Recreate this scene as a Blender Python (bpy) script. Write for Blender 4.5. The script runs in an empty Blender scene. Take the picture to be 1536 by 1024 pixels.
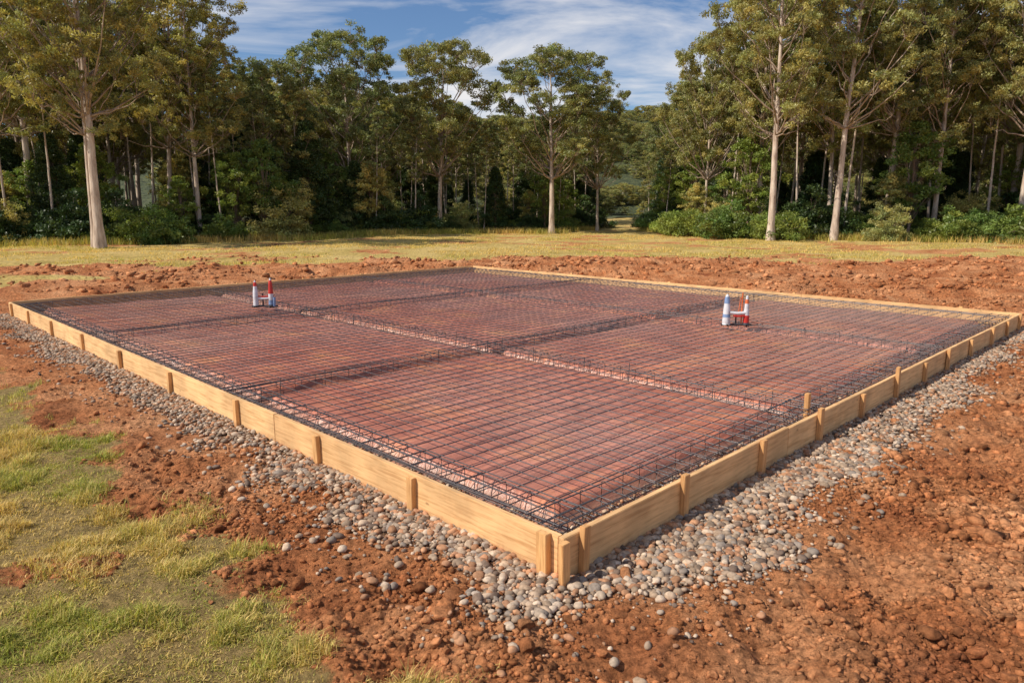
import bpy, bmesh, math, random
import numpy as np
from mathutils import Vector, Matrix
rng=np.random.default_rng(7); random.seed(7)
sc=bpy.context.scene
sc.view_settings.view_transform='Standard'; sc.view_settings.look='None'; sc.view_settings.exposure=0
S2=math.sqrt(.5)
N0=np.array([.32,4.16]); EL=np.array([-S2,S2]); ER=np.array([S2,S2]); LA=15.5; LB=13.15
ROTL=math.radians(135); ROTR=math.radians(45)
BT=.28
def ab(x,y):
    rx=x-N0[0]; ry=y-N0[1]
    return rx*EL[0]+ry*EL[1], rx*ER[0]+ry*ER[1]
def P(a,b,z=0): 
    return (N0[0]+a*EL[0]+b*ER[0], N0[1]+a*EL[1]+b*ER[1], z)
# ---------- noise
def h2(i,j,s):
    n=(i.astype(np.int64)*374761393+j.astype(np.int64)*668265263+s*1442695041)&0xffffffff
    n=((n^(n>>13))*1274126177)&0xffffffff
    n=n^(n>>16)
    return (n&0xffffff)/float(0xffffff)
def vn(x,y,s=0):
    xi=np.floor(x); yi=np.floor(y); fx=x-xi; fy=y-yi
    fx=fx*fx*(3-2*fx); fy=fy*fy*(3-2*fy); xi=xi.astype(np.int64); yi=yi.astype(np.int64)
    a=h2(xi,yi,s);b=h2(xi+1,yi,s);c=h2(xi,yi+1,s);d=h2(xi+1,yi+1,s)
    return (a*(1-fx)+b*fx)*(1-fy)+(c*(1-fx)+d*fx)*fy
def fbm(x,y,o=4,s=0):
    t=0;a=.5;n=0
    for k in range(o):
        t=t+a*vn(x*2**k+17.3*k,y*2**k-9.1*k,s+k); n+=a; a*=.5
    return t/n
def sst(x,a,b):
    t=np.clip((x-a)/(b-a),0,1); return t*t*(3-2*t)
# ---------- mesh builder
class MB:
    def __init__(s): s.V=[];s.C=[];s.F=[];s.M=[];s.n=0
    def add(s,v,f,mat=0,col=(1,1,1)):
        v=np.asarray(v,dtype=np.float64).reshape(-1,3); f=np.asarray(f,dtype=np.int64)
        c=np.asarray(col,dtype=np.float64)
        if c.ndim==1: c=np.tile(c,(len(v),1))
        s.V.append(v);s.C.append(c);s.F.append(f+s.n);s.M.append(np.full(len(f),mat));s.n+=len(v)
    def mesh(s,name,mats,smooth=True):
        V=np.concatenate(s.V);C=np.concatenate(s.C)
        lt=np.concatenate([np.full(len(f),f.shape[1]) for f in s.F]); L=np.concatenate([f.ravel() for f in s.F]); M=np.concatenate(s.M)
        ls=np.concatenate([[0],np.cumsum(lt)[:-1]])
        me=bpy.data.meshes.new(name)
        me.vertices.add(len(V)); me.vertices.foreach_set('co',V.astype(np.float32).ravel())
        me.loops.add(len(L)); me.loops.foreach_set('vertex_index',L.astype(np.int32))
        me.polygons.add(len(lt)); me.polygons.foreach_set('loop_start',ls.astype(np.int32))
        me.polygons.foreach_set('material_index',M.astype(np.int32))
        me.update(calc_edges=True)
        me.polygons.foreach_set('use_smooth',np.full(len(lt),smooth))
        at=me.color_attributes.new('col','FLOAT_COLOR','POINT')
        at.data.foreach_set('color',np.hstack([C,np.ones((len(C),1))]).astype(np.float32).ravel())
        for m in mats: me.materials.append(m)
        me.update()
        return me
    def obj(s,name,mats,smooth=True,parent=None):
        o=bpy.data.objects.new(name,s.mesh(name,mats,smooth)); sc.collection.objects.link(o)
        if parent: o.parent=parent
        return o
def empty(name,loc=(0,0,0)):
    o=bpy.data.objects.new(name,None); o.location=loc; sc.collection.objects.link(o); o.empty_display_size=.3; return o
def tube(mb,pts,rad,sides=5,mat=0,col=(1,1,1)):
    pts=np.asarray(pts,float); n=len(pts); rad=np.broadcast_to(rad,(n,))
    t=np.gradient(pts,axis=0); t/=np.linalg.norm(t,axis=1)[:,None]+1e-9
    up=np.array([0,0,1.]) if abs(t[:,2]).mean()<.8 else np.array([1.,0,0])
    u=np.cross(t,up); u/=np.linalg.norm(u,axis=1)[:,None]+1e-9; w=np.cross(t,u)
    an=np.arange(sides)/sides*2*np.pi
    v=pts[:,None,:]+rad[:,None,None]*(np.cos(an)[None,:,None]*u[:,None,:]+np.sin(an)[None,:,None]*w[:,None,:])
    i=np.arange(n-1)[:,None]*sides; k=np.arange(sides)[None,:]; k2=(k+1)%sides
    f=np.stack([i+k,i+k2,i+sides+k2,i+sides+k],-1).reshape(-1,4)
    mb.add(v.reshape(-1,3),f,mat,col)
# ---------- materials
def mat(name):
    m=bpy.data.materials.new(name); m.use_nodes=True; nt=m.node_tree; b=nt.nodes['Principled BSDF']; return m,nt,b
def nd(nt,t,**k):
    n=nt.nodes.new(t)
    for a,v in k.items(): setattr(n,a,v)
    return n
def noise(nt,vec,scale,detail=4,rough=.55,dist=0):
    n=nd(nt,'ShaderNodeTexNoise'); n.inputs['Scale'].default_value=scale; n.inputs['Detail'].default_value=detail; n.inputs['Roughness'].default_value=rough; n.inputs['Distortion'].default_value=dist
    if vec: nt.links.new(vec,n.inputs['Vector'])
    return n.outputs['Fac']
def ramp(nt,fac,stops):
    r=nd(nt,'ShaderNodeValToRGB'); e=r.color_ramp.elements
    while len(e)<len(stops): e.new(.5)
    for i,(p,c) in enumerate(stops):
        e[i].position=p; e[i].color=(c,c,c,1) if not hasattr(c,'__len__') else (*c,1)
    nt.links.new(fac,r.inputs[0]); return r.outputs[0]
def mix(nt,f,a,b,mode='MIX'):
    m=nd(nt,'ShaderNodeMix',data_type='RGBA',blend_type=mode)
    for inp,v in ((m.inputs[0],f),(m.inputs[6],a),(m.inputs[7],b)):
        if hasattr(v,'is_linked'): nt.links.new(v,inp)
        elif hasattr(v,'__len__'): inp.default_value=(*v,1)
        else: inp.default_value=v
    return m.outputs[2]
def math_(nt,op,a,b=0):
    m=nd(nt,'ShaderNodeMath',operation=op)
    for i,v in enumerate((a,b)):
        if hasattr(v,'is_linked'): nt.links.new(v,m.inputs[i])
        else: m.inputs[i].default_value=v
    return m.outputs[0]
def bump(nt,b,h,st,dist=.01,prev=None):
    n=nd(nt,'ShaderNodeBump'); n.inputs['Strength'].default_value=st; n.inputs['Distance'].default_value=dist
    nt.links.new(h,n.inputs['Height'])
    if prev: nt.links.new(prev,n.inputs['Normal'])
    nt.links.new(n.outputs[0],b.inputs['Normal']); return n.outputs[0]
def attr(nt,name='col'):
    a=nd(nt,'ShaderNodeAttribute'); a.attribute_name=name; return a.outputs['Color']
def pos(nt): return nd(nt,'ShaderNodeNewGeometry').outputs['Position']
def objc(nt): return nd(nt,'ShaderNodeTexCoord').outputs['Object']
def scaled(nt,v,s,r=(0,0,0)):
    m=nd(nt,'ShaderNodeMapping'); m.inputs['Scale'].default_value=s; m.inputs['Rotation'].default_value=r; nt.links.new(v,m.inputs[0]); return m.outputs[0]

def soilcol(nt,p):
    c=ramp(nt,noise(nt,p,1.1,6,.6),[(.3,(.36,.115,.045)),(.48,(.58,.225,.09)),(.66,(.78,.37,.175))])
    c=mix(nt,ramp(nt,noise(nt,p,.33,5,.6),[(.5,0),(.7,.5)]),c,(.78,.41,.21))
    c2=ramp(nt,noise(nt,p,22,5,.65),[(.33,.38),(.6,1.1)])
    return mix(nt,1,c,c2,'MULTIPLY')
mg,nt,b=mat('ground')
p=pos(nt); sep=nd(nt,'ShaderNodeSeparateColor'); nt.links.new(attr(nt),sep.inputs[0])
soil=soilcol(nt,p)
gr=ramp(nt,noise(nt,p,.35,6,.65),[(.3,(.40,.29,.08)),(.46,(.58,.42,.14)),(.6,(.68,.50,.19)),(.75,(.56,.34,.15))])
gr=mix(nt,1,gr,ramp(nt,noise(nt,p,7,5,.7),[(.3,.5),(.65,1.15)]),'MULTIPLY')
yy=nd(nt,'ShaderNodeSeparateXYZ'); nt.links.new(p,yy.inputs[0])
nearf=ramp(nt,math_(nt,'MULTIPLY',yy.outputs[1],.05),[(.5,1),(.9,0)])
gr=mix(nt,nearf,gr,mix(nt,1,(.36,.25,.10),ramp(nt,noise(nt,p,16,5,.7),[(.3,.5),(.65,1.3)]),'MULTIPLY'))
nz=noise(nt,p,5,5,.7)
gm=ramp(nt,math_(nt,'ADD',sep.outputs[0],math_(nt,'MULTIPLY',math_(nt,'SUBTRACT',nz,.5),1.3)),[(.4,0),(.65,1)])
col=mix(nt,gm,soil,gr)
gv=ramp(nt,noise(nt,p,60,3),[(.35,(.10,.055,.035)),(.65,(.34,.19,.11))])
col=mix(nt,ramp(nt,math_(nt,'ADD',sep.outputs[1],math_(nt,'MULTIPLY',math_(nt,'SUBTRACT',nz,.5),.8)),[(.4,0),(.7,1)]),col,gv)
fo=ramp(nt,noise(nt,p,2,5),[(.35,(.04,.035,.015)),(.7,(.12,.09,.04))])  # leaf litter, with the forest interior's shade painted into its colour
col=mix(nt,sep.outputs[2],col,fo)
nt.links.new(col,b.inputs['Base Color']); b.inputs['Roughness'].default_value=.95; b.inputs['Specular IOR Level'].default_value=.12
n1=bump(nt,b,noise(nt,p,9,8,.65),1,.10)
bump(nt,b,noise(nt,p,55,5,.7),1,.022,n1)

mclod,nt,b=mat('soil_clod'); p=pos(nt)
nt.links.new(mix(nt,1,soilcol(nt,p),attr(nt),'MULTIPLY'),b.inputs['Base Color']); b.inputs['Roughness'].default_value=.95; b.inputs['Specular IOR Level'].default_value=.12
bump(nt,b,noise(nt,p,70,6,.75),1,.014)
mpeb,nt,b=mat('pebble'); p=pos(nt)
nt.links.new(mix(nt,1,attr(nt),ramp(nt,noise(nt,p,45,4),[(.3,.65),(.7,1.15)]),'MULTIPLY'),b.inputs['Base Color']); b.inputs['Roughness'].default_value=.9; b.inputs['Specular IOR Level'].default_value=.3
bump(nt,b,noise(nt,p,150,3),.4,.003)

def woodmat(name,axis,c1,c2):
    m,nt,b=mat(name); p=objc(nt)
    oi=nd(nt,'ShaderNodeObjectInfo').outputs['Random']
    add=nd(nt,'ShaderNodeVectorMath',operation='ADD'); nt.links.new(p,add.inputs[0])
    cx=nd(nt,'ShaderNodeCombineXYZ'); nt.links.new(math_(nt,'MULTIPLY',oi,37.),cx.inputs[0]); nt.links.new(math_(nt,'MULTIPLY',oi,11.),cx.inputs[1]); nt.links.new(cx.outputs[0],add.inputs[1]); p=add.outputs[0]
    s=(1.2,22,22) if axis=='x' else (22,22,1.5)
    g=noise(nt,scaled(nt,p,s),2.2,6,.6,.6)
    c=ramp(nt,g,[(.32,c1),(.52,c2),(.72,tuple(x*1.1 for x in c2))])
    c=mix(nt,1,c,ramp(nt,noise(nt,p,2.4,4),[(.3,.72),(.65,1.08)]),'MULTIPLY')
    c=mix(nt,1,c,ramp(nt,oi,[(0,(.88,.82,.76)),(1,(1.05,1.04,1.0))]),'MULTIPLY')
    zz=nd(nt,'ShaderNodeSeparateXYZ'); nt.links.new(pos(nt),zz.inputs[0])
    sp=ramp(nt,math_(nt,'ADD',math_(nt,'MULTIPLY',zz.outputs[2],-6),math_(nt,'MULTIPLY',noise(nt,pos(nt),12,5,.7),1.1)),[(.3,0),(.75,.75)])
    c=mix(nt,sp,c,(.42,.19,.09))
    vo=nd(nt,'ShaderNodeTexVoronoi'); vo.inputs['Scale'].default_value=2.1; nt.links.new(scaled(nt,p,(1,2.2,2.2) if axis=='x' else (2.2,2.2,1)),vo.inputs['Vector'])
    c=mix(nt,ramp(nt,vo.outputs['Distance'],[(.03,.6),(.06,0)]),c,(.2,.09,.03))
    nt.links.new(c,b.inputs['Base Color']); b.inputs['Roughness'].default_value=.7
    bump(nt,b,g,.35,.004); return m
mwood=woodmat('pine_timber','x',(.62,.34,.14),(.86,.55,.27))
mstake=woodmat('stake_timber','z',(.52,.25,.09),(.76,.43,.18))

msteel,nt,b=mat('rebar_steel'); p=pos(nt)
nt.links.new(ramp(nt,noise(nt,p,3.5,5,.7),[(.3,(.08,.075,.08)),(.55,(.14,.12,.12)),(.75,(.24,.14,.10))]),b.inputs['Base Color'])
b.inputs['Metallic'].default_value=.4; b.inputs['Roughness'].default_value=.38
bump(nt,b,noise(nt,p,120,2),.5,.003)

mmem,nt,b=mat('membrane'); p=pos(nt)
pr=scaled(nt,p,(1,1,1),(0,0,-ROTR))
st=noise(nt,scaled(nt,pr,(.8,14,1)),1.6,6,.6,.4)
st2=noise(nt,scaled(nt,pr,(.5,45,1)),1.5,3,.6,.2)
c=ramp(nt,noise(nt,p,1.3,6,.65),[(.3,(.36,.115,.07)),(.52,(.55,.18,.105)),(.64,(.68,.26,.12)),(.74,(.80,.34,.12))])
c=mix(nt,ramp(nt,noise(nt,p,.22,5,.6),[(.45,0),(.65,.45)]),c,(.56,.36,.30))  # pale dusty patches, painted in to suggest grey sky sheen on the plastic
c=mix(nt,1,c,ramp(nt,st,[(.3,.48),(.65,1.2)]),'MULTIPLY')
c=mix(nt,ramp(nt,st2,[(.6,0),(.74,.5)]),c,(.62,.39,.29))
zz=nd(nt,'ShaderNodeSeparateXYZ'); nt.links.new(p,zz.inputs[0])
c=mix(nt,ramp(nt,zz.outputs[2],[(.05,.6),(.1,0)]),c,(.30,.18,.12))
nt.links.new(c,b.inputs['Base Color']); nt.links.new(ramp(nt,noise(nt,p,4,4),[(.3,.25),(.7,.45)]),b.inputs['Roughness'])
b.inputs['Specular IOR Level'].default_value=.7
q=bump(nt,b,st,.8,.022); bump(nt,b,noise(nt,p,14,5,.6,.8),.4,.02,q)

def leafmat(name,c,tr=.3,rough=.45):
    m,nt,b=mat(name)
    oi=nd(nt,'ShaderNodeObjectInfo').outputs['Random']
    k=mix(nt,1,attr(nt),ramp(nt,oi,[(0,(c[0]*.72,c[1]*.85,c[2]*.95)),(.5,c),(1,(c[0]*1.2,c[1]*1.14,c[2]*1.05))]),'MULTIPLY')
    nt.links.new(k,b.inputs['Base Color']); b.inputs['Roughness'].default_value=rough; b.inputs['Specular IOR Level'].default_value=.35
    t=nd(nt,'ShaderNodeBsdfTranslucent'); nt.links.new(mix(nt,1,k,(1.4,1.45,.8),'MULTIPLY'),t.inputs[0])
    ms=nd(nt,'ShaderNodeMixShader'); ms.inputs[0].default_value=tr
    nt.links.new(b.outputs[0],ms.inputs[1]); nt.links.new(t.outputs[0],ms.inputs[2])
    nt.links.new(ms.outputs[0],nt.nodes['Material Output'].inputs[0]); return m
mleaf=leafmat('eucalyptus_leaf',(.33,.305,.105),.3)
mleaf2=leafmat('shrub_leaf',(.23,.28,.06),.3)
mleafd=leafmat('dark_leaf',(.065,.10,.028),.2)
mdry=leafmat('olive_leaf',(.46,.41,.14),.3)
mgrass=leafmat('grass_blade',(.58,.50,.17),.3,.6)
mbark,nt,b=mat('eucalyptus_bark'); p=objc(nt)
c=ramp(nt,noise(nt,scaled(nt,p,(3,3,.6)),1.5,6,.65),[(.33,(.26,.18,.13)),(.5,(.54,.42,.33)),(.68,(.72,.61,.50))])
nt.links.new(mix(nt,1,c,attr(nt),'MULTIPLY'),b.inputs['Base Color']); b.inputs['Roughness'].default_value=.8
bump(nt,b,noise(nt,scaled(nt,p,(8,8,1.2)),3,4),.4,.03)

# ---------- ground
def rect_sd(a,b):
    qx=np.abs(a-LA/2)-LA/2; qy=np.abs(b-LB/2)-LB/2
    return np.hypot(np.maximum(qx,0),np.maximum(qy,0))+np.minimum(np.maximum(qx,qy),0)
def treeline(x): return np.interp(x,[-60,-30,-22,-12,-4,4,8,11,15,21,30,60],[38,43,47,56,64,66,74,72,57,50,47,44])
def corridor(x,y): return np.abs(x-.145*y)
def ybound(x): return np.interp(x,[-40,-20,-5,0,10,30,60],[24,26.5,28.5,31,31,32,32])
def grassmask(x,y):
    a,b=ab(x,y)
    n=fbm(x*1.3,y*1.3,4,3)-.5
    front=sst(-b+n*1.3,1.2,1.7)*sst(a+n,-1.7,-1.0)*sst(-y,-30,-24)
    bare=sst(fbm(x*1.1+5,y*1.1,3,8),.52,.62)
    front=front*(1-.65*bare)
    n2=fbm(x*.25,y*.25,4,31)-.5; yb=ybound(x)
    far=sst(y+n2*9,yb-1.5,yb+1.5)*(1-.6*sst(fbm(x*.3+9,y*.5,4,44),.56,.66))
    left=.75*sst(-x+n2*6,11.5,14)*sst(y,14,17)*sst(-y,-25,-22)
    return np.clip(np.maximum(np.maximum(front,far),left),0,1)
def gravelmask(x,y):
    a,b=ab(x,y); d=rect_sd(a,b)
    n=fbm(x*1.6,y*1.6,4,12)-.5
    right=sst(b,-.3,.3)*sst(-a,-.2,.2)
    w=.40+.32*right-.27*sst(b,5,9)*right
    w=w*np.where((a>LA)|(b>LB),.35,1)
    return np.clip(1-sst(d+n*.9,w-.22,w+.28),0,1)*(d>0)
def gh(x,y):
    a,b=ab(x,y); d=rect_sd(a,b)
    gm_=grassmask(x,y); gv_=gravelmask(x,y)
    h=(fbm(x*.8,y*.8,3,1)-.5)*.12+(fbm(x*3.1,y*3.1,4,2)-.5)*.14*(1-.6*gm_)+(fbm(x*13,y*13,4,5)-.5)*.07*(1-.6*gm_)
    r=1-np.abs(2*fbm(x*2.2+3,y*1.7,3,77)-1); h=h+(r-.7)*.11*(1-gm_)
    mound=sst(fbm(x*.55,y*.8,4,40),.42,.7)*.2*sst(d,1.0,3)*sst(-(y),-(34),-(29))*sst(y,13,19)
    h=h*(.25+.75*sst(d,.2,1.2))*(1-.6*gv_)+mound*(1-.5*gm_)
    far=sst(y,28,45); h=h*(1-far*.5)+ (fbm(x*.12,y*.12,3,60)-.5)*.5*far
    h=h+.006*np.maximum(y-75,0)
    h=np.where(d<0,-.06,h-.01)
    return h
def axis(lo,hi,step,g,ext_lo,ext_hi):
    c=list(np.arange(lo,hi,step)); s=step;x=c[-1]
    while x<ext_hi: s=min(s*g,40); x+=s; c.append(x)
    s=step;x=c[0];pre=[]
    while x>ext_lo: s=min(s*g,40); x-=s; pre.append(x)
    return np.array(pre[::-1]+c)
xs=axis(-4.5,5.5,.022,1.026,-700,700); ys=axis(2.0,7.0,.022,1.018,-60,900)
X,Y=np.meshgrid(xs,ys); x=X.ravel();y=Y.ravel()
Z=gh(x,y)
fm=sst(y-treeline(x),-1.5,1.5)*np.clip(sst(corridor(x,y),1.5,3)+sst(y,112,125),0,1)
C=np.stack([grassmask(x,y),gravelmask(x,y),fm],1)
nx=len(xs);ny=len(ys)
i=(np.arange(ny-1)[:,None]*nx+np.arange(nx-1)[None,:]).ravel()
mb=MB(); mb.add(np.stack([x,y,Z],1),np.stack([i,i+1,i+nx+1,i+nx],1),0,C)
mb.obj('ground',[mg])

# ---------- rocks
def rockshapes(level,k,jit,seed,rough=.25,cuts=0):
    r=np.random.default_rng(seed); out=[]
    bm=bmesh.new(); bmesh.ops.create_icosphere(bm,subdivisions=level,radius=1)
    v0=np.array([v.co[:] for v in bm.verts]); f=np.array([[v.index for v in fc.verts] for fc in bm.faces]); bm.free()
    for _ in range(k):
        v=v0.copy()
        for q in range(5):
            d=r.normal(size=3); d/=np.linalg.norm(d); 
            dd=v0@d; v*= (1+jit*(np.clip(dd,0,1)**2*r.uniform(-1,1)))[:,None]
        for q in range(cuts):
            d=r.normal(size=3); d/=np.linalg.norm(d); h=r.uniform(.35,.7); dd=v@d
            v=v-np.clip(dd-h,0,9)[:,None]*d
        v*= (1+jit*rough*r.normal(size=len(v)))[:,None]
        out.append(v)
    return out,f
def scatter(mb,P_,S_,flat,shapes,f,cols,seed=0):
    r=np.random.default_rng(seed); n=len(P_); ks=r.integers(0,len(shapes),n); nv=len(shapes[0])
    A=np.array(shapes)[ks]
    sc3=np.stack([r.uniform(.8,1.35,n),r.uniform(.7,1.05,n),flat*r.uniform(.75,1.2,n)],1)*S_[:,None]
    A=A*sc3[:,None,:]
    t=r.normal(0,.25,n); ct,st_=np.cos(t),np.sin(t)
    y_=A[:,:,1]*ct[:,None]-A[:,:,2]*st_[:,None]; z_=A[:,:,1]*st_[:,None]+A[:,:,2]*ct[:,None]
    an=r.uniform(0,6.28,n); c,s=np.cos(an)[:,None],np.sin(an)[:,None]
    V=np.stack([A[:,:,0]*c-y_*s,A[:,:,0]*s+y_*c,z_],-1)+P_[:,None,:]
    F=(f[None]+ (np.arange(n)*nv)[:,None,None]).reshape(-1,3)
    mb.add(V.reshape(-1,3),F,0,np.repeat(cols,nv,axis=0))
pebcols=np.array([(.44,.31,.21),(.33,.235,.165),(.55,.40,.28),(.46,.235,.13),(.22,.15,.11),(.60,.46,.34),(.52,.27,.145),(.36,.29,.235)])
sh1,f1=rockshapes(2,10,.25,1); sh0,f0=rockshapes(1,10,.3,2)
mb=MB()
def addpeb(n,alo,ahi,blo,bhi,hi_detail,smin,smax,seed,pw=1.6):
    r=np.random.default_rng(seed); a=r.uniform(alo,ahi,n); b_=r.uniform(blo,bhi,n)
    x=N0[0]+a*EL[0]+b_*ER[0]; y=N0[1]+a*EL[1]+b_*ER[1]
    m=gravelmask(x,y); d=rect_sd(a,b_); k=(r.uniform(0,1,n)<m**1.5)&(d>.02)
    k=k|((r.uniform(0,1,n)<.03)&(d>.02)&(d<1.1)&(a<LA)&(b_<LB))
    x,y=x[k],y[k]; n=len(x); s=smin+(smax-smin)*r.uniform(0,1,n)**pw
    z=gh(x,y)+s*.25+r.uniform(0,.012,n)
    c=pebcols[r.integers(0,len(pebcols),n)]*r.uniform(.65,1.15,(n,1))
    scatter(mb,np.stack([x,y,z],1),s,.62,sh1 if hi_detail else sh0,f1 if hi_detail else f0,c,seed)
addpeb(11000,-1.2,3.0,-1.2,0.0,False,.008,.018,1)
addpeb(4800,-1.2,3.0,-1.2,0.0,True,.016,.038,5)
addpeb(11000,-1.2,0,0,4,False,.008,.018,2)
addpeb(4800,-1.2,0,0,4,True,.016,.038,6)
addpeb(18000,3.0,LA+.4,-1.0,0,False,.010,.036,3)
addpeb(15000,-1.2,0,4,LB+.4,False,.010,.036,4)
r=np.random.default_rng(77); n=3200; a=np.where(r.uniform(0,1,n)<.5,r.uniform(.02,.42,n),r.uniform(.02,6,n)**1.0); b_=np.where(a<.42,r.uniform(.02,6,n),r.uniform(.02,.42,n))
k=r.uniform(0,1,n)<np.exp(-(a+b_)/3.0)+.12; a,b_=a[k],b_[k]; n=len(a)
scatter(mb,np.stack([N0[0]+a*EL[0]+b_*ER[0],N0[1]+a*EL[1]+b_*ER[1],r.uniform(.02,.045,n)],1),r.uniform(.01,.026,n),.6,sh0,f0,pebcols[r.integers(0,7,n)]*r.uniform(.7,1.1,(n,1)),9)
mb.obj('gravel',[mpeb])
mb=MB(); csh,cf=rockshapes(3,14,.55,5,.10,4); csh0,cf0=rockshapes(1,12,.55,6,.3)
def clods(n,xl,xh,yl,yh,smin,smax,pw,hd,seed,thr=.45):
    r=np.random.default_rng(seed); x=r.uniform(xl,xh,n); y=r.uniform(yl,yh,n)
    a,b_=ab(x,y); d=rect_sd(a,b_)
    cl=fbm(x*.9,y*.9,3,90)
    k=(d>.25)&(r.uniform(0,1,n)>grassmask(x,y)*1.1)&(r.uniform(0,1,n)<.22+.9*sst(cl,thr-.07,thr+.15))&(r.uniform(0,1,n)>gravelmask(x,y)*.85)
    x,y=x[k],y[k];n=len(x); s=smin+(smax-smin)*r.uniform(0,1,n)**pw
    scatter(mb,np.stack([x,y,gh(x,y)+s*.12],1),s,.75,csh if hd else csh0,cf if hd else cf0,np.ones((n,3))*r.uniform(.5,1.1,(n,1)),seed)
clods(75000,-4,5,1.6,6.5,.004,.023,2.0,False,11)
clods(4800,-4,6,1.6,7,.014,.06,3.2,True,12)
clods(30000,3,18,4,20,.01,.06,2.5,False,13)
clods(8000,-14,-1,4,17,.008,.04,2.5,False,14)
clods(14000,-18,24,18,33,.02,.11,2.8,False,15)
mb.obj('soil_clods',[mclod])

# ---------- grass
def blades(mb,x,y,z,L,W,cols,r,lean=.6):
    n=len(x); an=r.uniform(0,6.28,n); dx,dy=np.cos(an),np.sin(an); le=r.uniform(.1,1,n)*lean
    px,py=-dy,dx
    def pt(t,w,sg):
        bend=le*t*t*L*1.1
        return np.stack([x+dx*bend+sg*px*w*W,y+dy*bend+sg*py*w*W,z+L*t*(1-.35*le*t)],1)
    V=np.stack([pt(0,.5,-1),pt(0,.5,1),pt(.5,.42,1),pt(.5,.42,-1),pt(1,0,1)],1).reshape(-1,3)
    o=(np.arange(n)*5)[:,None]; cc=np.repeat(cols,5,axis=0)
    base=mb.n
    mb.add(V,o+np.array([[0,1,2,3]]),0,cc)
    mb.F.append(base+o+np.array([[3,2,4]])); mb.M.append(np.zeros(n))
def grasscol(r,x,y,dry=.35,f=1.2):
    n=len(x); g=np.array([.72,.90,.5]); s=np.array([1.35,1.15,1.25]); t=np.clip((fbm(x*f,y*f,3,71)-.5)*2.2+dry+r.normal(0,.32,n),0,1)[:,None]
    return (g*(1-t)+s*t)*r.uniform(.45,1.15,(n,1))
r=np.random.default_rng(21); mb=MB()
def neargrass(nc,al,ah,bl,bh,per,L0,L1,big=0,dry=.4,lean=1.0):
    a=r.uniform(al,ah,nc);b_=r.uniform(bl,bh,nc)
    x=N0[0]+a*EL[0]+b_*ER[0]; y=N0[1]+a*EL[1]+b_*ER[1]
    dens=fbm(x*3.3,y*3.3,3,55)
    k=r.uniform(0,1,nc)<grassmask(x,y)**1.3*(.25*(1-big)+sst(dens,.3+big*.12,.58+big*.1))
    x,y=x[k],y[k]; sp=.02+.012*big; x=np.repeat(x,per)+r.normal(0,sp,len(x)*per); y=np.repeat(y,per)+r.normal(0,sp,len(y)*per)
    n=len(x); L=r.uniform(L0,L1,n)*(.4+1.1*sst(fbm(x*3.3,y*3.3,3,55),.4,.7))
    blades(mb,x,y,gh(x,y)-.003,L,r.uniform(.003,.0065,n),grasscol(r,x,y,dry),r,lean)
neargrass(52000,-2.2,6,-4.8,-.8,8,.02,.055,0,.4,1.1)
neargrass(18000,-2.2,6,-4.8,-.8,6,.04,.085,0,.9,1.4)
neargrass(5500,-2.2,6,-4.8,-.8,22,.04,.10,1,.35,.9)
neargrass(11000,6,16,-5,-.8,8,.03,.08)
mb.obj('lawn_grass',[mgrass])
mb=MB()
n=34000; y=24+38*r.uniform(0,1,n)**.8; x=r.uniform(-1,1,n)*(6+y*.75)
k=(y<treeline(x)+3)&(r.uniform(0,1,n)<grassmask(x,y)**2*sst(fbm(x*.4,y*.4,4,66),.38,.6)); x,y=x[k],y[k]
per=7; x=np.repeat(x,per)+r.normal(0,.09,len(x)*per); y=np.repeat(y,per)+r.normal(0,.09,len(y)*per); n=len(x)
blades(mb,x,y,gh(x,y)-.01,r.uniform(.05,.17,n),r.uniform(.012,.025,n),grasscol(r,x,y,.85,.3),r,.9)
n=5500; x=r.uniform(-45,48,n); y=treeline(x)+r.normal(-1.5,1.3,n)
k=(corridor(x,y)>2); x,y=x[k],y[k]
per=12; x=np.repeat(x,per)+r.normal(0,.15,len(x)*per); y=np.repeat(y,per)+r.normal(0,.15,len(y)*per); n=len(x)
blades(mb,x,y,gh(x,y)-.01,r.uniform(.15,.65,n),r.uniform(.02,.035,n),grasscol(r,x,y,.6,.3)*.85,r,.7)
mb.obj('field_grass',[mgrass])

# ---------- membrane
beamsA=[5.05,10.25]; beamsB=[4.15,8.65]
aa=np.linspace(.0,LA,400); bb=np.linspace(.0,LB,340); A,B=np.meshgrid(aa,bb)
pin=np.minimum(np.minimum(A,LA-A),np.minimum(B,LB-B))
wn=(fbm(A*2,B*2,3,4)-.5)*.08
h=sst(pin+wn,.42,.56)
for k,q in enumerate(beamsA): h=np.minimum(h,(.5*k)+(1-.5*k)*sst(np.abs(A-q)+wn*.6,.07,.17))
for k,q in enumerate(beamsB): h=np.minimum(h,(.5*k)+(1-.5*k)*sst(np.abs(B-q)+wn*.6,.07,.17))
Zm=.015+h*.125+(fbm(A*6,B*1.3,4,5)-.5)*.022+(fbm(A*1.2,B*1.2,2,6)-.5)*.02
XYZ=np.stack([N0[0]+A*EL[0]+B*ER[0],N0[1]+A*EL[1]+B*ER[1],Zm],-1).reshape(-1,3)
nx=len(aa); i=(np.arange(len(bb)-1)[:,None]*nx+np.arange(nx-1)[None,:]).ravel()
mb=MB(); mb.add(XYZ,np.stack([i,i+nx,i+nx+1,i+1],1)); mb.obj('plastic_membrane',[mmem])

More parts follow.
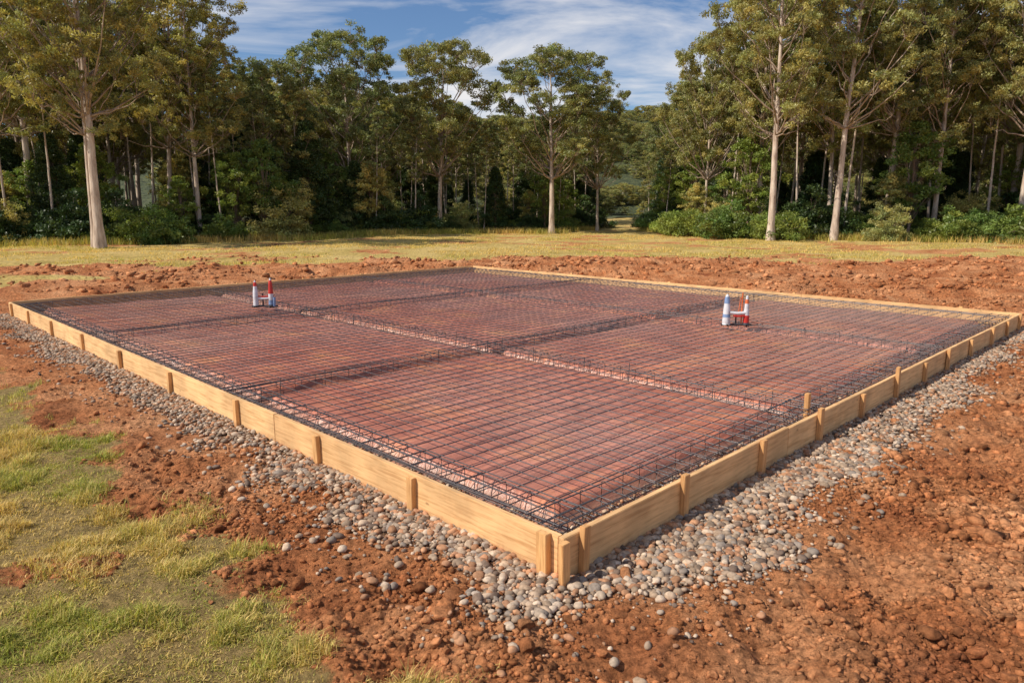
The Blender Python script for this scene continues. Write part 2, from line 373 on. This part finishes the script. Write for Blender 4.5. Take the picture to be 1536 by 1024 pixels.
# ---------- rebar
r=np.random.default_rng(5)
def bar(mb,a0,b0,a1,b1,z,rad=.0050,wob=.008,seg=None,sides=5):
    L=math.hypot(a1-a0,b1-b0); n=seg or max(3,int(L/.45)); t=np.linspace(0,1,n)
    w=(vn(t*L*.8,np.full(n,r.uniform(0,99)),3)-.5)*wob*2; wz=(vn(t*L*1.0,np.full(n,r.uniform(0,99)),4)-.5)*wob*2
    a=a0+(a1-a0)*t; b_=b0+(b1-b0)*t
    if abs(a1-a0)>abs(b1-b0): b_=b_+w
    else: a=a+w
    pts=np.stack([N0[0]+a*EL[0]+b_*ER[0],N0[1]+a*EL[1]+b_*ER[1],z+wz],1)
    tube(mb,pts,rad,sides)
mb=MB(); zt=.205
av=np.arange(.12,LA-.05,.187); bv=np.arange(.12,LB-.05,.187)
for q in av: 
    q+=r.normal(0,.008); bar(mb,q,.07+r.uniform(0,.05),q,LB-.07,zt)
for q in bv: 
    q+=r.normal(0,.008); bar(mb,.07+r.uniform(0,.05),q,LA-.07,q,zt+.0105)
for q in np.arange(5.2,LA,5.2):
    for o in (-.06,.03): bar(mb,q+o+.1,.1,q+o+.1,LB-.1,zt+.004)
mb.obj('rebar_mesh',[msteel])
mb=MB()
def cage(along,c,lo,hi,w,z0,z1,step=.25,rad=.0055,ks=(-.5,-1/6,1/6,.5)):
    for o in ks:
        for z in (z0,z1):
            q=c+o*w+r.normal(0,.006)
            if along=='a': bar(mb,lo,q,hi,q,z,rad,.014)
            else: bar(mb,q,lo,q,hi,z,rad,.014)
    for t in np.arange(lo+.1,hi,step):
        t+=r.normal(0,.012); w2=w/2+.012
        loop=[(-w2,z0-.008),(w2,z0-.008),(w2,z1+.01),(-w2,z1+.01),(-w2,z0-.008)]
        pts=[]
        for (o,z),(o2,z2) in zip(loop[:-1],loop[1:]):
            for k in (.04,.96): 
                oo=o+(o2-o)*k; z_=z+(z2-z)*k
                pts.append(P(t,c+oo,z_) if along=='a' else P(c+oo,t,z_))
        pts.append(pts[0]); 
        tube(mb,pts,.004,4)
K3=(-.5,0,.5)
cage('a',.27,.08,LA-.08,.28,.06,.232,ks=K3); cage('a',LB-.27,.08,LA-.08,.28,.06,.232,ks=K3)
cage('b',.27,.08,LB-.08,.28,.06,.240,ks=K3); cage('b',LA-.27,.08,LB-.08,.28,.06,.240,ks=K3)
for q in beamsB: cage('a',q,.1,LA-.1,.13,.07,.236,.25,ks=(-.5,.5))
for q in beamsA: cage('b',q,.1,LB-.1,.13,.07,.228,.25,ks=(-.5,.5))
for q in beamsA+beamsB:
    for t in np.arange(.6,13,.9):
        t+=r.uniform(-.2,.2); hh=r.uniform(.26,.31)
        a,b_=((q+r.uniform(-.09,.09),t) if q in beamsA else (t,q+r.uniform(-.09,.09)))
        x_,y_,_=P(a,b_); tube(mb,[(x_,y_,.05),(x_+.004,y_,.15),(x_+.006,y_+.004,hh)],.005,4)
mb.obj('rebar_beam_cage',[msteel])

# ---------- formwork
form=empty('timber_formwork')
def box(name,L,W,H,loc,rotz,m,bev=.004,tilt=0,par=form):
    bm=bmesh.new(); bmesh.ops.create_cube(bm,size=1)
    for v in bm.verts: v.co=Vector((v.co.x*L,v.co.y*W,v.co.z*H))
    if L>1:
        bmesh.ops.subdivide_edges(bm,edges=[e for e in bm.edges if abs(e.verts[0].co.x-e.verts[1].co.x)>.5*L],cuts=6)
        bow=random.uniform(-.006,.006)
        for v in bm.verts: 
            q=math.cos(v.co.x/L*math.pi); v.co.y+=bow*q; v.co.z+=random.uniform(-.0015,.0015)
    bmesh.ops.bevel(bm,geom=[e for e in bm.edges if e.calc_face_angle(0)>1],offset=bev,segments=2,affect='EDGES')
    me=bpy.data.meshes.new(name); bm.to_mesh(me); bm.free(); me.materials.append(m)
    o=bpy.data.objects.new(name,me); sc.collection.objects.link(o); o.location=loc; o.rotation_euler=(tilt,random.uniform(-.004,.004) if L>1 else random.uniform(-.03,.03),rotz); o.parent=par
    return o
TH=.045; BH=.30; zc=BT-BH/2
def run(nm,joints,fn,rot):
    for k,(s,e) in enumerate(zip(joints[:-1],joints[1:])):
        x_,y_,_=fn((s+e)/2); box(f'{nm}_board_{k+1}',(e-s)-.004,TH,BH,(x_,y_,zc+random.uniform(-.004,.004)),rot+random.uniform(-.0012,.0012),mwood)
run('left',[.0,3.7,8.2,12.0,LA+.04],lambda t:P(t,-TH/2),ROTL)
run('right',[-TH-.002,3.1,7.3,10.9,LB+.04],lambda t:P(-TH/2-.001,t),ROTR)
run('far_left',[.0,4,8.5,LB+.04],lambda t:P(LA+TH/2+.045,t),ROTR)
run('far_right',[.0,4.2,8.8,12.5,LA+.04],lambda t:P(t,LB+TH/2+.045),ROTL)
ST=[]
for t in [1.47,2.86,4.5,6.38,8.27,10.1,12.,13.74,15.2]: ST.append((t,-TH-.024,.0,ROTL))
for t,ex in [(1.29,.06),(2.54,.03),(3.76,.07),(4.9,.0),(6.03,.12),(7.14,.0),(8.2,.03),(9.45,.0),(10.8,.02),(11.9,.0),(12.9,.03)]: ST.append((-TH-.026,t,ex,ROTR))
for t in np.arange(1.2,LB,1.9): ST.append((LA+TH+.045+.026,t,.03,ROTR))
for t in np.arange(1.0,LA,1.7): ST.append((t,LB+TH+.045+.026,.03,ROTL))
for k,(a,b_,ex,rot) in enumerate(ST):
    top=BT+ex-.004+random.uniform(-.012,.006); hgt=top+.12
    box(f'stake_{k+1}',random.uniform(.062,.08),.042,hgt,P(a,b_,top-hgt/2),rot+random.uniform(-.05,.05),mstake,.003,random.uniform(-.02,.02))
box('corner_block',.085,.05,.40,P(.10,-TH-.028,BT-.20),ROTL,mstake,.003)
box('corner_stake',.06,.045,.43,P(-TH-.027,.12,BT+.02-.2),ROTR,mstake,.003)
box('corner_cleat',.07,.04,.36,P(-.08,-.08,BT-.185),ROTR,mstake,.003)
box('inner_stake',.06,.045,.45,P(.16,3.98,BT+.12-.22),ROTR,mstake,.003)

# ---------- cone barriers
def pm(name,c,rough=.4):
    m,nt,b=mat(name); p=objc(nt)
    nt.links.new(mix(nt,1,c,ramp(nt,noise(nt,p,9,5,.7),[(.3,(.62,.55,.5)),(.6,(1,1,1))]),'MULTIPLY'),b.inputs['Base Color']); b.inputs['Roughness'].default_value=rough; return m
mwh=pm('white_plastic',(.70,.71,.75)); mrd=pm('red_plastic',(.62,.04,.03)); mbl=pm('blue_plastic',(.22,.33,.55)); mdk=pm('dark_rubber',(.05,.05,.06)); mor=pm('orange_plastic',(.75,.18,.06))
def lathe(mb,cx,cy,prof):
    for (z0,r0,_),(z1,r1,m) in zip(prof[:-1],prof[1:]):
        tube(mb,[(cx,cy,z0),(cx,cy,z1)],np.array([r0,r1]),14,m)
def barrier(loc,rot,kind):
    mb=MB()
    if kind==1:
        L=[(0,.05,0),(.02,.062,3),(.04,.058,3),(.16,.052,0),(.25,.054,0),(.33,.05,0),(.47,.036,0),(.52,.034,1),(.56,.024,1),(.6,.008,0),(.605,0,0)]
        R=[(0,.05,0),(.02,.062,3),(.06,.056,3),(.16,.052,2),(.24,.052,0),(.3,.05,0),(.42,.044,1),(.54,.036,1),(.6,.024,1),(.645,.008,0),(.65,0,0)]
        lathe(mb,-.17,0,L); lathe(mb,.14,0,R)
        for z0,m in ((.2,0),(.245,1)): 
            tube(mb,[(-.17,-.0,z0),(0,-.01,z0-.01),(.2,0,z0)],.026 if m==0 else .014,8,m)
        tube(mb,[(-.03,.02,.0),(-.03,.02,.3)],.016,6,3)
        tube(mb,[(.2,-.02,.02),(.21,-.02,.22)],.03,8,2)
    else:
        L=[(0,.06,0),(.02,.075,3),(.04,.07,0),(.16,.068,0),(.22,.062,2),(.3,.06,0),(.42,.05,0),(.5,.044,2),(.55,.036,2),(.585,.02,0),(.6,.0,0)]
        R=[(0,.05,0),(.02,.06,3),(.06,.05,3),(.15,.05,1),(.2,.048,1),(.3,.042,0),(.42,.034,0),(.5,.026,4),(.56,.02,0),(.575,0,0)]
        lathe(mb,-.17,0,L); lathe(mb,.17,0,R)
        tube(mb,[(-.12,-.02,.25),(0,-.03,.235),(.18,-.01,.25)],.03,8,0)
        tube(mb,[(-.06,-.035,.19),(.03,-.04,.185),(.17,-.02,.195)],.02,8,1)
        tube(mb,[(.09,.02,.0),(.095,.02,.62)],.013,6,4); tube(mb,[(.04,.02,.25),(.06,.02,.5),(.095,.02,.56)],.008,5,4)
        tube(mb,[(.0,.03,.0),(.0,.03,.24)],.014,6,3)
    tube(mb,[(-.26,.0,.02),(.27,.0,.02)],.02,6,3)
    for q in (-.17,.15): tube(mb,[(q,-.13,.02),(q,.13,.02)],.018,6,3)
    o=mb.obj('cone_barrier',[mwh,mrd,mbl,mdk,mor]); o.location=loc; o.rotation_euler=(0,0,rot); o.scale=(1,1,.93)
barrier((-5.15,14.8,.215),.1,1); barrier((3.94,12.45,.215),-.08,2)

# ---------- trees
def leaves(mb,cent,sz,n,L,W,r,mat_=1,flat=.6,droop=.5):
    k=len(cent); c=np.repeat(cent,n,axis=0); s=np.repeat(np.broadcast_to(sz,(k,)),n)
    d=r.normal(size=(k*n,3)); d/=np.linalg.norm(d,axis=1)[:,None]; rad=r.uniform(0,1,(k*n,1))**.5
    c=c+d*rad*s[:,None]*np.array([1,1,flat])
    ax=r.normal(size=(k*n,3)); ax[:,2]-=droop; ax/=np.linalg.norm(ax,axis=1)[:,None]
    o=np.cross(ax,r.normal(size=(k*n,3))); o/=np.linalg.norm(o,axis=1)[:,None]+1e-9
    l=(L*r.uniform(.6,1.3,(k*n,1)))/2; w=(W*r.uniform(.6,1.3,(k*n,1)))/2
    V=np.stack([c-ax*l,c+o*w-ax*l*.1,c+ax*l,c-o*w-ax*l*.1],1).reshape(-1,3)
    F=(np.arange(k*n)*4)[:,None]+np.arange(4)[None]
    br=np.repeat(r.uniform(.55,1.3,k),n)*r.uniform(.75,1.25,k*n); hu=np.repeat(r.uniform(-.14,.14,k),n)
    cc=np.stack([br*(1+hu),br,br*(1-hu*.5)],1)
    mb.add(V,F,mat_,np.repeat(cc,4,axis=0))
def curve(p0,p1,p2,n):
    t=np.linspace(0,1,n)[:,None]; return (1-t)**2*p0+2*t*(1-t)*p1+t*t*p2
def euc(seed,H,R,cb,nl,rl,lean=.02,r0=.2,nclump=20,nleaf=60,L=.26,W=.095,lm=.85,uc=.42,csz=.33):
    r=np.random.default_rng(seed); mb=MB()
    th=r.uniform(0,6.28); nT=14; t=np.linspace(0,1,nT)
    top=H*.86
    wob=np.cumsum(r.normal(0,.012*H/nT*3,(nT,2)),axis=0)
    tp=np.stack([np.cos(th)*lean*H*t+wob[:,0]*t,np.sin(th)*lean*H*t+wob[:,1]*t,top*t-.2],1)
    tr=r0*(1-t*.8)*(1+.5*np.exp(-t*30))
    tube(mb,tp,tr,9,0)
    def tpos(z): 
        q=np.clip((z+.2)/top,0,1); return np.array([np.interp(q,t,tp[:,0]),np.interp(q,t,tp[:,1]),q*top-.2]), np.interp(q,t,tr)
    C=[];
    for i in range(nl):
        f=(i+.5)/nl; hf=cb+(1-cb)*(f**.8)*.97
        u=(hf-cb)/(1-cb)
        env=R*np.sqrt(max(0.03,1-((u-uc)/(1.04-uc if u>uc else uc+.2))**2))
        an=i*2.399+r.uniform(-.4,.4); rr=env*r.uniform(.4,.98)*(1 if u<.92 else .6)
        z=hf*H-rl*.4
        c,_=tpos(z); tgt=np.array([c[0]+np.cos(an)*rr,c[1]+np.sin(an)*rr,z])
        zs=max(z-rr*r.uniform(.9,1.4)-rl*.5,cb*H*lm); s,sr=tpos(zs)
        lb=tgt-np.array([0,0,rl*.6]); lb[2]=max(lb[2],zs+.2*rr)
        mid=(s+lb)/2+np.array([np.cos(an)*rr*.10,np.sin(an)*rr*.10,-rr*.08])
        pts=curve(s,mid,lb,7); pts[1:-1]+=r.normal(0,.07,(5,3)); r1=min(sr*.45,.022+rr*.015)
        tube(mb,pts,np.linspace(r1,.016,7),5,0,(.68,.64,.6))
        nc=int(nclump*r.uniform(.7,1.2)); d=r.normal(size=(nc,3)); d[:,2]=d[:,2]*.8+.35; d/=np.linalg.norm(d,axis=1)[:,None]
        rl_=rl*r.uniform(.75,1.2)
        cc=tgt+d*np.array([1,1,.7])*rl_*r.uniform(.55,1.0,(nc,1))
        for q in cc[::2]:
            tube(mb,curve(lb,(lb+q)/2+r.normal(0,.1,3),q,4),np.linspace(.018,.007,4),3,0,(.55,.5,.45))
        C.append(cc)
    C=np.concatenate(C)
    leaves(mb,C,rl*csz*r.uniform(.7,1.25,len(C)),nleaf,L,W,r)
    return mb
def bushmb(seed,R,Hh,nc,nleaf,L,W,shape='dome',mat_=1,droop=.2):
    r=np.random.default_rng(seed); mb=MB()
    d=r.normal(size=(nc,3)); d/=np.linalg.norm(d,axis=1)[:,None]; 
    if shape=='dome':
        d[:,2]=np.abs(d[:,2]); lump=1+.28*np.sin(d[:,0]*5+seed)*np.cos(d[:,1]*4+seed*2)+.15*np.sin(d[:,2]*7+seed)
        c=d*np.array([R,R,Hh])*(r.uniform(.4,1.05,(nc,1))*lump[:,None]); c[:,2]+=.1
    else:
        z=r.uniform(.05,1,nc)**.85; an=r.uniform(0,6.28,nc); rr=R*(1.02-z)**.75*r.uniform(.5,1.05,nc)*(1+.22*np.sin(z*22+an*2))
        if shape=='sap': rr=R*np.sin(np.clip(z*1.02,0,1)*3.1)**.6*r.uniform(.3,1.1,nc)*(1+.3*np.sin(z*15+an*2)); z=.22+z*.78
        c=np.stack([rr*np.cos(an),rr*np.sin(an),z*Hh],1)
    for q in c[::max(1,nc//40)]:
        b0=np.array([0,0,max(0,q[2]*.5-.3)]); tube(mb,curve(b0,(b0+q)/2+[0,0,.1*R],q,4),np.linspace(.03,.008,4),3,0,(.45,.4,.35))
    if shape!='dome': tube(mb,[(0,0,-.2),(0,0,Hh*.9)],np.array([.1,.02]),6,0,(.6,.5,.45))
    leaves(mb,c,R*.16+.1,nleaf,L,W,r,mat_,droop=droop)
    return mb
T={}
T['dome1']=euc(1,16,4.9,.40,48,1.1,nclump=18,nleaf=64,L=.21,W=.08,lm=.7,uc=.58,csz=.37).mesh('eucalyptus_a',[mbark,mleaf])
T['dome2']=euc(2,16,4.6,.42,46,1.12,r0=.22,nclump=18,nleaf=64,L=.21,W=.08,lm=.7,uc=.6,csz=.37).mesh('eucalyptus_b',[mbark,mleaf])
T['tall1']=euc(3,22,4.8,.36,46,1.25,r0=.27,nclump=17,nleaf=60,L=.22,W=.08,lm=.9,uc=.5).mesh('eucalyptus_c',[mbark,mleaf])
T['tall2']=euc(4,22,4.2,.32,44,1.15,r0=.21,lean=.04,nclump=16,nleaf=58,L=.22,W=.08,lm=.95,uc=.5).mesh('eucalyptus_d',[mbark,mleaf])
T['thin1']=euc(5,15,2.1,.42,15,.95,r0=.11,lean=.03,nclump=12,nleaf=42,L=.28,W=.1,lm=1).mesh('eucalyptus_e',[mbark,mleaf])
T['thin2']=euc(6,14,2.2,.3,16,1.0,r0=.1,lean=.05,nclump=12,nleaf=42,L=.28,W=.1,lm=1).mesh('eucalyptus_f',[mbark,mleaf])
T['pole1']=euc(7,18,1.9,.6,12,.95,r0=.12,lean=.03,nclump=12,nleaf=42,L=.26,W=.09,lm=.95).mesh('eucalyptus_g',[mbark,mleaf])
T['pole2']=euc(8,17,1.7,.55,12,.9,r0=.10,lean=.06,nclump=12,nleaf=42,L=.26,W=.09,lm=.95).mesh('eucalyptus_h',[mbark,mleaf])
T['bush1']=bushmb(11,1.6,1.8,130,75,.17,.08).mesh('shrub_a',[mbark,mleaf2])
T['bush2']=bushmb(12,1.9,1.5,150,75,.15,.06).mesh('shrub_b',[mbark,mleaf2])
T['bushd']=bushmb(13,2.0,2.6,150,80,.2,.09).mesh('shrub_c',[mbark,mleafd])
T['busho']=bushmb(14,1.8,2.4,150,70,.16,.06).mesh('shrub_d',[mbark,mdry])
T['con1']=bushmb(15,2.3,8.5,380,70,.22,.07,'cone').mesh('dark_tree_a',[mbark,mleafd])
T['con2']=bushmb(16,1.9,7,300,70,.22,.07,'cone').mesh('dark_tree_b',[mbark,mleafd])
T['sap1']=bushmb(17,1.7,6.5,150,60,.22,.08,'sap').mesh('sapling_a',[mbark,mleaf2])
T['sap2']=bushmb(18,1.5,5.5,130,60,.22,.08,'sap').mesh('sapling_b',[mbark,mdry])
def gz(x,y): return float(gh(np.array([float(x)]),np.array([float(y)]))[0])
def put(t,name,x,y,s=1,sz=None,rot=None,parent=None):
    o=bpy.data.objects.new(name,T[t]); sc.collection.objects.link(o)
    o.location=(x,y,gz(x,y)); o.scale=(s,s,sz or s); o.rotation_euler=(0,0,random.uniform(0,6.28) if rot is None else rot)
    if parent: o.parent=parent
    return o
hero=[('tall1',-22.8,40,.95,.98),('tall2',-23.35,40.4,.7,.9),('tall2',-24.5,52,.95,.95),('tall2',-30.5,43,.95,.95),('tall1',-33,50,1,1),('tall2',-21.5,50,.85,.85),('dome2',-19.6,58,.85,.84),
('dome1',-13.6,62,1.08,1.04),('dome2',-6.4,64,1.05,1.0),('dome2',3.4,62,1.12,.96),('dome1',8.0,68,.7,.84),
('tall1',16.8,47,.85,.92),('tall2',20.9,47,1.05,1.05),('tall1',26.8,52,1.0,1.02),('tall2',29.0,50,.9,.98),('tall1',37,54,1.,1.),('tall2',24,55,.9,.95),('tall1',33,60,1,1),('dome1',15.6,59,.78,.98),('dome2',19,56,.95,1.15),('tall2',38,48,.95,.95),('tall1',32.5,46.5,.85,.95)]
for t,x_,y_,s,sz in hero: put(t,'eucalyptus_tree',x_,y_,s,sz)
for t,x_,y_,s in [('con1',-15.8,57,1.0),('con2',-18.5,56,.95),('con2',-1.5,66,.8),('con2',-12.6,59,.8),('con1',-29.5,47,.8)]: put(t,'dark_conifer_tree',x_,y_,s)
for t,x_,y_,s in [('busho',-16.6,52,1.35),('bush1',-22,45,1.2),('bushd',-27,44.5,1.1),('bush1',33.5,45.5,1.8),('bush2',30,46,1.2),('busho',23.6,45.5,.8),('bush1',15.2,51,1.3),('bush2',17.8,48.5,1.1),('bush1',37.5,47,1.5),('bushd',-31,43,1.1),('bushd',20.5,50,1.2),('bush2',-24,46,1.3),('bush1',-19.5,49,.9),('bush2',13,55,1.2),('bush1',28,46.5,1.1)]:
    put(t,'shrub',x_,y_,s)
und=empty('understory_shrubs')
for k in range(190):
    x_=random.uniform(-50,55); y_=float(treeline(x_))+random.uniform(.3,4)+(random.random()**2)*12
    if corridor(x_,y_)<2.5 : continue
    put(random.choice(['bush1','bush2','bushd','bush1','busho','bushd']),f'shrub_{k}',x_,y_,random.uniform(.45,1.2),parent=und)
for k in range(60):
    x_=random.uniform(-50,55); y_=float(treeline(x_))+random.uniform(1,9)
    if corridor(x_,y_)<3 : continue
    put(random.choice(['sap1','sap2','sap1']),f'sapling_{k}',x_,y_,random.uniform(.6,1.2),parent=und)
for k in range(60):
    x_=random.uniform(-50,55); y_=float(treeline(x_))+random.uniform(8,26)
    if corridor(x_,y_)<3 : continue
    put(random.choice(['con1','con2']),f'dark_tree_{k}',x_,y_,random.uniform(.6,1.0),parent=und)
fst=empty('forest')
cnt=0; pl=[]
def maxh(x,y):
    k=x/y*1086+768
    yt=np.interp(k,[0,290,340,380,450,490,600,740,790,880,930,990,1030,1080,1536],[-60,-20,60,105,105,110,115,165,165,165,215,190,100,-20,-60])
    return 2.3+y*((512-yt)*.9826-199.4)/(1056+.1855*(512-yt))
tries=0
while cnt<340 and tries<8000:
    tries+=1
    x_=random.uniform(-70,80); y_=float(treeline(x_))+1.0+random.random()**1.4*52
    if corridor(x_,y_)<3 and y_<105: continue
    if any((x_-a)**2+(y_-b_)**2<3.0 for a,b_ in pl): continue
    mh=float(maxh(x_,y_))*random.uniform(.78,1.0); near=y_-float(treeline(x_))<12
    t=random.choice(['pole1','pole2','thin1','pole1','pole2']) if near else random.choice(['thin1','thin2','thin1','thin2','pole1','dome1','dome2','tall2'] if mh<18 else ['tall1','tall2','thin1','pole1','thin2'])
    base={'tall1':22,'tall2':22,'dome1':16,'dome2':16,'thin1':15,'thin2':14,'pole1':18,'pole2':17}[t]
    h_=min(mh,random.uniform(13,22)); sz=h_/base
    put(t,f'tree_{cnt}',x_,y_,max(.6,min(sz,1.1)),sz,parent=fst); pl.append((x_,y_)); cnt+=1
# hill
hx=np.linspace(-330,380,140); hy=np.linspace(118,420,70); HX,HY=np.meshgrid(hx,hy)
def hillh(x,y):
    prof=np.interp(x,[-330,-150,-40,30,70,160,380],[30,26,26,34,36,60,70])
    return prof*sst(y,115,300)*(.85+.3*fbm(x*.012,y*.012,3,9))+(fbm(x*.15,y*.15,3,19))*2-.8
HZ=hillh(HX,HY); nx=len(hx); i=(np.arange(len(hy)-1)[:,None]*nx+np.arange(nx-1)[None,:]).ravel()
mh_,nt,b=mat('hill_forest_floor'); p=pos(nt)
nt.links.new(ramp(nt,noise(nt,p,.4,6,.7),[(.35,(.03,.045,.015)),(.7,(.10,.11,.04))]),b.inputs['Base Color']); b.inputs['Roughness'].default_value=1
bump(nt,b,noise(nt,p,.5,5),1,2)
mb=MB(); mb.add(np.stack([HX,HY,HZ],-1).reshape(-1,3),np.stack([i,i+1,i+nx+1,i+nx],1)); mb.obj('hill',[mh_])
hf=empty('hill_forest')
for k in range(800):
    y_=random.uniform(125,310); x_=random.uniform(-.45,.75)*y_*1.05
    o=bpy.data.objects.new(f'canopy_{k}',T[random.choice(['dome1','dome2','thin2'])]); sc.collection.objects.link(o)
    s=random.uniform(.55,.9); o.location=(x_,y_,float(hillh(np.array([x_]),np.array([y_]))[0])-5); o.scale=(s*1.2,s*1.2,s*.75); o.rotation_euler=(0,0,random.uniform(0,6)); o.parent=hf

# ---------- world & sun
EL_=math.radians(44); sd=np.array([-.94,-.31]); sd/=np.linalg.norm(sd)
w=bpy.data.worlds.new('World'); sc.world=w; w.use_nodes=True; nt=w.node_tree; bg=nt.nodes['Background']
sky=nd(nt,'ShaderNodeTexSky',sky_type='NISHITA'); sky.sun_disc=False; sky.sun_elevation=EL_; sky.sun_rotation=math.atan2(sd[0],sd[1]); sky.air_density=1.0; sky.dust_density=.4; sky.ozone_density=2.0
g=nd(nt,'ShaderNodeTexCoord').outputs['Generated']; sp=nd(nt,'ShaderNodeSeparateXYZ'); nt.links.new(g,sp.inputs[0])
zc_=math_(nt,'ADD',math_(nt,'MAXIMUM',sp.outputs[2],.0),.08); cb=nd(nt,'ShaderNodeCombineXYZ')
nt.links.new(math_(nt,'DIVIDE',sp.outputs[0],zc_),cb.inputs[0]); nt.links.new(math_(nt,'DIVIDE',sp.outputs[1],zc_),cb.inputs[1])
cv=scaled(nt,cb.outputs[0],(.40,.55,1),(0,0,.45))
cl=ramp(nt,noise(nt,cv,1.5,8,.58,.7),[(.45,0),(.66,.95)])
skc=mix(nt,1,sky.outputs[0],(.80,.95,1.15),'MULTIPLY')
c=mix(nt,cl,skc,(9.6,9.4,9.4))
nt.links.new(c,bg.inputs[0]); bg.inputs[1].default_value=.092
sl=bpy.data.lights.new('sun','SUN'); sl.energy=5; sl.angle=math.radians(.5); sl.color=(1,.92,.79)
so=bpy.data.objects.new('sun',sl); sc.collection.objects.link(so)
v=Vector((sd[0]*math.cos(EL_),sd[1]*math.cos(EL_),math.sin(EL_))); so.rotation_euler=(-v).to_track_quat('-Z','Y').to_euler()
# ---------- camera
cam=bpy.data.cameras.new('camera'); cam.sensor_width=36; cam.lens=1075/1536*36; cam.clip_end=3000; cam.clip_start=.05
co=bpy.data.objects.new('camera',cam); sc.collection.objects.link(co); co.location=(0,0,2.28); co.rotation_euler=(math.radians(90-10.69),0,0)
sc.camera=co
